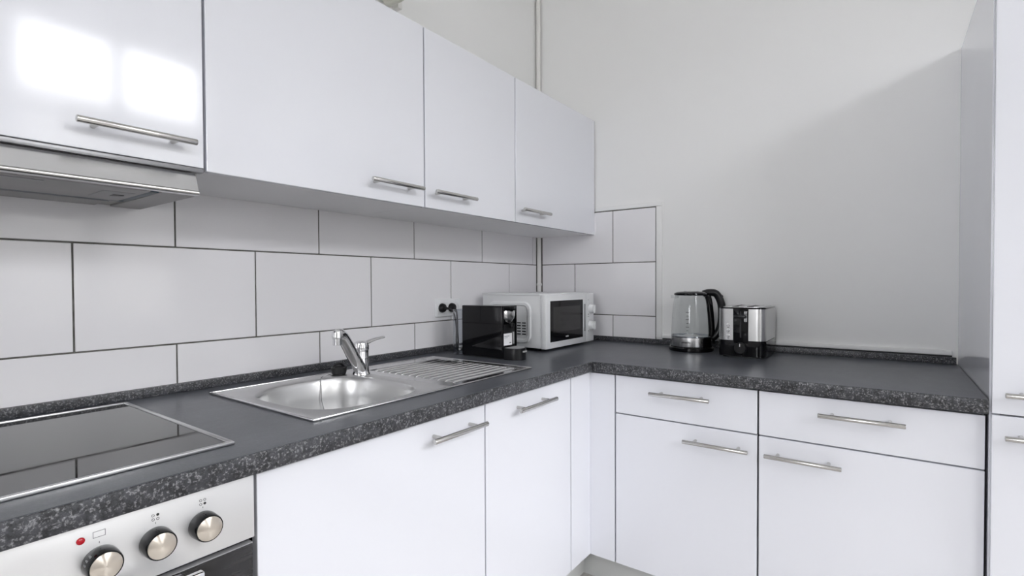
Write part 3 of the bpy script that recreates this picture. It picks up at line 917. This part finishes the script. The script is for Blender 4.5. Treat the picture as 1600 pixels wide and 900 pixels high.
# clear water tank behind
b = B()
tp = rrect(-0.7880, -0.7080, -0.1640, -0.1080, 0.022, 6)
c = bmesh.new()
R0 = [c.verts.new((x, y, 0.006)) for x, y in tp]; R1 = [c.verts.new((x, y, 0.174)) for x, y in tp]
for i in range(len(tp)):
    j = (i + 1) % len(tp)
    c.faces.new((R0[i], R0[j], R1[j], R1[i]))
c.faces.new(R0)
merge(b, c)
tk = part('water_tank', b, 'tank', t_, label='clear plastic water tank')
b = B()
tube(b, [(x, y, 0.174) for x, y in tp + tp[:1]], 0.0012, 6, cap=False); part('tank_rim', b, 'tank', tk)
b = B(); prism(b, rrect(-0.7890, -0.7070, -0.1650, -0.1070, 0.022, 6), 'z', 0.0005, 0.0055); part('tank_foot', b, 'tank', tk)
b = B()
prism(b, rrect(-0.7850, -0.7110, -0.1620, -0.1110, 0.020, 6), 'z', 0.006, 0.030); part('tank_base', b, 'tank', tk)

# ---------------------------------------------------------------- microwave
MX0, MX1, MY0, MY1 = -0.5350, -0.1220, -0.3600, -0.0600
MB_, MT_ = 0.0120, 0.2330
t_ = thing('microwave', 'white microwave oven standing in the tiled corner', 'microwave', (-0.335, -0.21, 0.0))
b = B(); box(b, MX0 + 0.003, MX1 - 0.003, MY0, MY1, MB_, MT_ - 0.004, 0.003, 2); box(b, MX0, MX1, MY0 + 0.003, MY1 + 0.002, MT_ - 0.008, MT_, 0.003, 2)
part('housing', b, 'white_matte', t_)
for x in (MX0 + 0.03, MX1 - 0.03):
    for y in (MY0 + 0.03, MY1 - 0.03):
        b = B(); cyl(b, (x, y, 0.0003), (x, y, MB_), 0.012, 0.014, 16); part('foot', b, 'black', t_)
# raised border on the side wall with the vent slots
b = B()
oy0, oy1, oz0, oz1 = -0.3150, -0.0900, 0.030, 0.200
outer = rrect(oy0, oy1, oz0, oz1, 0.035, 8); inner = rrect(oy0 + 0.018, oy1 - 0.018, oz0 + 0.018, oz1 - 0.018, 0.022, 8)
c = bmesh.new()
X0_, X1_ = MX0 + 0.003, MX0 - 0.004
oa = [c.verts.new((X0_, *q)) for q in outer]; ob = [c.verts.new((X1_, q[0] * 1.0, q[1])) for q in rrect(oy0 + .004, oy1 - .004, oz0 + .004, oz1 - .004, 0.031, 8)]
ia = [c.verts.new((X0_ + 0.0005, *q)) for q in inner]; ib = [c.verts.new((X1_, *q)) for q in rrect(oy0 + .013, oy1 - .013, oz0 + .013, oz1 - .013, 0.027, 8)]
nn = len(outer)
for i in range(nn):
    j = (i + 1) % nn
    c.faces.new((oa[i], oa[j], ob[j], ob[i])); c.faces.new((ob[i], ob[j], ib[j], ib[i])); c.faces.new((ib[i], ib[j], ia[j], ia[i]))
merge(b, c)
part('side_rib', b, 'white_plastic', t_)
for col in range(5):
    for row in range(5):
        y = -0.2870 + col * 0.0255
        z = 0.064 + row * 0.0115
        b = B(); box(b, MX0 + 0.0020, MX0 + 0.0034, y, y + 0.0185, z, z + 0.0050)
        part('vent_slot', b, 'gap', t_, smooth=0)
# front: door and control panel
DX1 = -0.1960
b = B(); box(b, MX0, DX1 - 0.001, MY0 - 0.026, MY0 - 0.0015, MB_ - 0.002, MT_ - 0.004, 0.0035, 2); dr = part('door', b, 'white_plastic', t_)
b = B(); box(b, MX0 + 0.032, DX1 - 0.034, MY0 - 0.0275, MY0 - 0.0255, 0.036, 0.2030, 0.0008, 1)
wn = part('door_window', b, 'black_gloss', dr, label='dark door window')
b = B(); box(b, MX0 + 0.052, DX1 - 0.058, MY0 - 0.0279, MY0 - 0.0274, 0.074, 0.178); part('window_screen', b, 'dark_glass', wn, smooth=0)
text('lettering', 'emio', 0.0120, 'white_print', wn, facing((-0.3700, MY0 - 0.0278, 0.0520), 0, -1), local=False)
b = B(); box(b, DX1 - 0.022, DX1 - 0.008, MY0 - 0.0272, MY0 - 0.0255, 0.060, 0.182, 0.0006); part('grip_recess', b, 'recess', dr)
b = B(); box(b, DX1 + 0.001, MX1, MY0 - 0.026, MY0 - 0.0015, MB_ - 0.002, MT_ - 0.004, 0.0035, 2); cp2 = part('control_panel', b, 'white_plastic', t_)
KXM = (DX1 + MX1) / 2 + 0.002
for z in (0.158, 0.083):
    b = B()
    lathe(b, [(0, 0), (0.0200, 0), (0.0200, 0.004), (0.0185, 0.017), (0.0170, 0.019), (0, 0.019)], seg=32, mtx=Matrix.Translation((KXM, MY0 - 0.026, z)) @ Matrix.Rotation(PI / 2, 4, 'X'))
    box(b, KXM - 0.004, KXM + 0.004, MY0 - 0.052, MY0 - 0.044, z - 0.018, z + 0.018, 0.002)
    kb = part('knob', b, 'white_plastic', cp2)
    b = B(); disc(b, KXM - 0.020, z - 0.024, 0.003, MY0 - 0.0262); box(b, KXM - 0.026, KXM - 0.012, MY0 - 0.0264, MY0 - 0.0260, z + 0.040, z + 0.0415)
    for a in (-50, -20, 10, 40):
        disc(b, KXM + 0.027 * math.sin(math.radians(a)), z + 0.027 * math.cos(math.radians(a)), 0.0012, MY0 - 0.0262)
    part('dial_print', b, 'grey_print', cp2, smooth=0)['kind'] = 'stuff'

# ---------------------------------------------------------------- kettle (handle towards -y)
KTX, KTY = -0.140, -0.8350
t_ = thing('kettle', 'clear glass electric kettle with black handle and steel base band', 'kettle', (KTX, KTY, 0.0))
def lt(name, prof, m, parent=t_, label=None, cx=KTX, cy=KTY, seg=48):
    b = B(); lathe(b, prof, cx, cy, seg)
    return part(name, b, m, parent, label=label)
lt('power_base', [(0, 0.0003), (0.084, 0.0003), (0.087, 0.004), (0.087, 0.014), (0.083, 0.018), (0, 0.018)], 'black_gloss')
lt('lower_band', [(0, 0.0190), (0.079, 0.0190), (0.0800, 0.0220), (0.0785, 0.0560), (0, 0.0560)], 'steel_v', label='brushed steel band')
lt('glass_body', [(0.0775, 0.0565), (0.0780, 0.0620), (0.0765, 0.0900), (0.0745, 0.1400), (0.0715, 0.1800), (0.0670, 0.2050), (0.0625, 0.2230)], 'glass', label='clear glass jug')
lt('heating_plate', [(0, 0.0570), (0.0720, 0.0570), (0.0720, 0.0585), (0.030, 0.0600), (0.018, 0.0650), (0, 0.0655)], 'chrome')
lt('glass_foot', [(0.0778, 0.0562), (0.0790, 0.0580), (0.0780, 0.0625), (0.0740, 0.0625), (0.0740, 0.0562)], 'tank')
lid = lt('lid', [(0, 0.2235), (0.0640, 0.2235), (0.0670, 0.2260), (0.0660, 0.2320), (0.0560, 0.2375), (0.0300, 0.2395), (0, 0.2400)], 'black_gloss')
lt('lid_trim', [(0.0, 0.2401), (0.030, 0.2397), (0.0285, 0.2412), (0.0, 0.2416)], 'chrome', lid)
b = B()
KD = Vector((0.42, -0.907, 0))
def kh(l_, z): return (KTX + KD.x * l_, KTY + KD.y * l_, z)
hp = smooth_path([kh(0.045, 0.2300), kh(0.070, 0.2350), kh(0.096, 0.2290), kh(0.114, 0.1950), kh(0.118, 0.1500), kh(0.114, 0.1050), kh(0.100, 0.0680), kh(0.080, 0.0480)], 7)
nh = len(hp)
tube(b, hp, [0.0135 + 0.002 * math.sin(PI * i / (nh - 1)) for i in range(nh)], 16)
hd = part('handle', b, 'black', t_, label='black curved handle')
b = B()
tube(b, smooth_path([kh(0.060, 0.2290), kh(0.0690, 0.2000), kh(0.0755, 0.1400), kh(0.0790, 0.0800), kh(0.0790, 0.0300)], 6), 0.0125, 14)
part('handle_strip', b, 'black_gloss', t_)
b = B(); cyl(b, kh(0.105, 0.2260), kh(0.118, 0.2140), 0.009, seg=14, bev=0.002); part('lid_button', b, 'black_gloss', hd)
# rear half of the band is black
b = B()
seg = 20
c = bmesh.new()
lo_, hi_ = [], []
for i in range(seg + 1):
    a = math.radians(-128 + 122 * i / seg)
    for z, dst in ((0.0185, lo_), (0.0570, hi_)):
        dst.append(c.verts.new((KTX + 0.0812 * math.cos(a), KTY + 0.0812 * math.sin(a), z)))
for i in range(seg):
    c.faces.new((lo_[i], lo_[i + 1], hi_[i + 1], hi_[i]))
merge(b, c)
part('switch_housing', b, 'black_gloss', t_)
# spout lip
b = B()
prism(b, [(KTX - 0.018, KTY + 0.056), (KTX + 0.018, KTY + 0.056), (KTX + 0.004, KTY + 0.082), (KTX - 0.004, KTY + 0.082)], 'z', 0.2120, 0.2228)
part('spout', b, 'glass', t_)
# level marks on the side facing the room
vx, vy = -0.93, -0.10
b = B()
for i in range(6):
    z = 0.085 + i * 0.0145
    r_ = 0.0772 - (z - 0.06) * 0.022
    w_ = 0.006 if i % 2 else 0.0035
    q = Vector((vx, vy, 0)).normalized()
    s_ = Vector((-q.y, q.x, 0))
    cpt = Vector((KTX, KTY, 0)) + q * r_
    c0 = cpt - s_ * w_; c1 = cpt + s_ * w_
    cyl(b, (c0.x, c0.y, z), (c1.x, c1.y, z), 0.0008, seg=6)
part('level_mark', b, 'dark_print', t_)
text('lettering', 'emerio', 0.0125, 'dark_print', t_, facing((KTX - 0.0805, KTY - 0.004, 0.0385), -1, -0.04), local=False)

# ---------------------------------------------------------------- toaster (lever end towards -x)
TQX, TQY = -0.148, -1.0500
t_ = thing('toaster', 'stainless steel and black two-slot toaster next to the kettle', 'toaster', (TQX, TQY, 0.0))
tl, tw_ = 0.118, 0.0810
def T(x, y, z): return (TQX + x, TQY + y, z)
b = B()
prism(b, [(TQX + x, TQY + y) for x, y in rrect(-tl, tl, -tw_, tw_, 0.030, 8)], 'z', 0.0060, 0.0620)
part('base_shell', b, 'black_gloss', t_, label='glossy black base')
b = B()
prism(b, [(TQX + x, TQY + y) for x, y in rrect(-tl + 0.012, tl - 0.012, -tw_ + 0.012, tw_ - 0.012, 0.025, 8)], 'z', 0.0003, 0.0060)
part('foot_ring', b, 'rubber', t_)
# inner black core and steel jacket wrapping both sides, open at the lever end
b = B()
prism(b, [(TQX + x, TQY + y) for x, y in rrect(-tl + 0.0025, tl - 0.0025, -tw_ + 0.0025, tw_ - 0.0025, 0.028, 8)], 'z', 0.0620, 0.1800)
core = part('core', b, 'black_gloss', t_)
def jacket(sgn):
    """steel wall from the lever end round one corner and along the side"""
    pts_ = []
    r = 0.030
    pts_.append((-tl, sgn * 0.026))
    for i in range(9):
        a = math.radians(180 - 90 * i / 8)
        pts_.append((-tl + r + r * math.cos(a), sgn * (tw_ - r + r * math.sin(a))))
    for i in range(9):
        a = math.radians(90 - 90 * i / 8)
        pts_.append((tl - r + r * math.cos(a), sgn * (tw_ - r + r * math.sin(a))))
    pts_.append((tl, 0))
    inn = []
    for x, y in pts_:
        inn.append((x * 0.982, y * 0.975))
    poly_ = [(TQX + x, TQY + y) for x, y in pts_ + inn[::-1]]
    b = B(); prism(b, poly_, 'z', 0.0640, 0.1785)
    return part('steel_jacket', b, 'steel_v', t_, label='brushed steel side wall')
j1 = jacket(1); j2 = jacket(-1)
b = B()
prism(b, [(TQX + x, TQY + y) for x, y in rrect(-tl + 0.001, tl - 0.001, -tw_ + 0.001, tw_ - 0.001, 0.029, 8)], 'z', 0.1786, 0.1840)
part('top_plate', b, 'black_gloss', t_)
b = B()
prism(b, [(TQX + x, TQY + y) for x, y in rrect(-tl + 0.014, tl - 0.014, -tw_ + 0.014, tw_ - 0.014, 0.018, 8)], 'z', 0.1840, 0.1852)
tp_ = part('top_cover', b, 'steel', t_)
for y in (-0.026, 0.026):
    b = B(); box(b, TQX - 0.085, TQX + 0.085, TQY + y - 0.0125, TQY + y + 0.0125, 0.1850, 0.1856); part('slot', b, 'gap', tp_, smooth=0, label='dark bread slot')
    b = B()
    for s in (-1, 1):
        tube(b, [(TQX - 0.086, TQY + y + s * 0.0135, 0.1862), (TQX + 0.086, TQY + y + s * 0.0135, 0.1862)], 0.0014, 8)
    part('slot_rim', b, 'chrome', tp_)
# lever end
b = B(); box(b, TQX - tl - 0.0015, TQX - tl + 0.004, TQY - 0.024, TQY + 0.024, 0.055, 0.1785, 0.001); fp = part('lever_panel', b, 'black_gloss', t_)
b = B(); box(b, TQX - tl - 0.0022, TQX - tl - 0.0012, TQY - 0.0025, TQY + 0.0025, 0.075, 0.170); part('lever_slot', b, 'gap', fp, smooth=0)
b = B(); box(b, TQX - tl - 0.018, TQX - tl - 0.001, TQY - 0.021, TQY + 0.021, 0.146, 0.157, 0.003, 2); part('lever', b, 'black', t_)
b = B()
lathe(b, [(0, 0), (0.0215, 0), (0.0205, 0.012), (0.0185, 0.014), (0, 0.014)], seg=32, mtx=Matrix.Translation(T(-tl - 0.0002, 0, 0.036)) @ Matrix.Rotation(-PI / 2, 4, 'Y'))
kb = part('dial', b, 'black', t_)
b = B(); box(b, TQX - tl - 0.0155, TQX - tl - 0.0138, TQY - 0.0012, TQY + 0.0012, 0.043, 0.054); part('dial_mark', b, 'white_print', kb, smooth=0)
for z in (0.080, 0.100, 0.120):
    b = B()
    lathe(b, [(0, 0), (0.0056, 0), (0.0056, 0.002), (0.0042, 0.0034), (0, 0.0036)], seg=20, mtx=Matrix.Translation(T(-tl - 0.0001, 0.0425, z)) @ Matrix.Rotation(-PI / 2, 4, 'Y'))
    part('button', b, 'chrome', t_)
    b = B(); box(b, TQX - tl - 0.0006, TQX - tl + 0.001, TQY + 0.0395, TQY + 0.0455, z - 0.0105, z - 0.0090); part('button_mark', b, 'dark_print', t_, smooth=0)
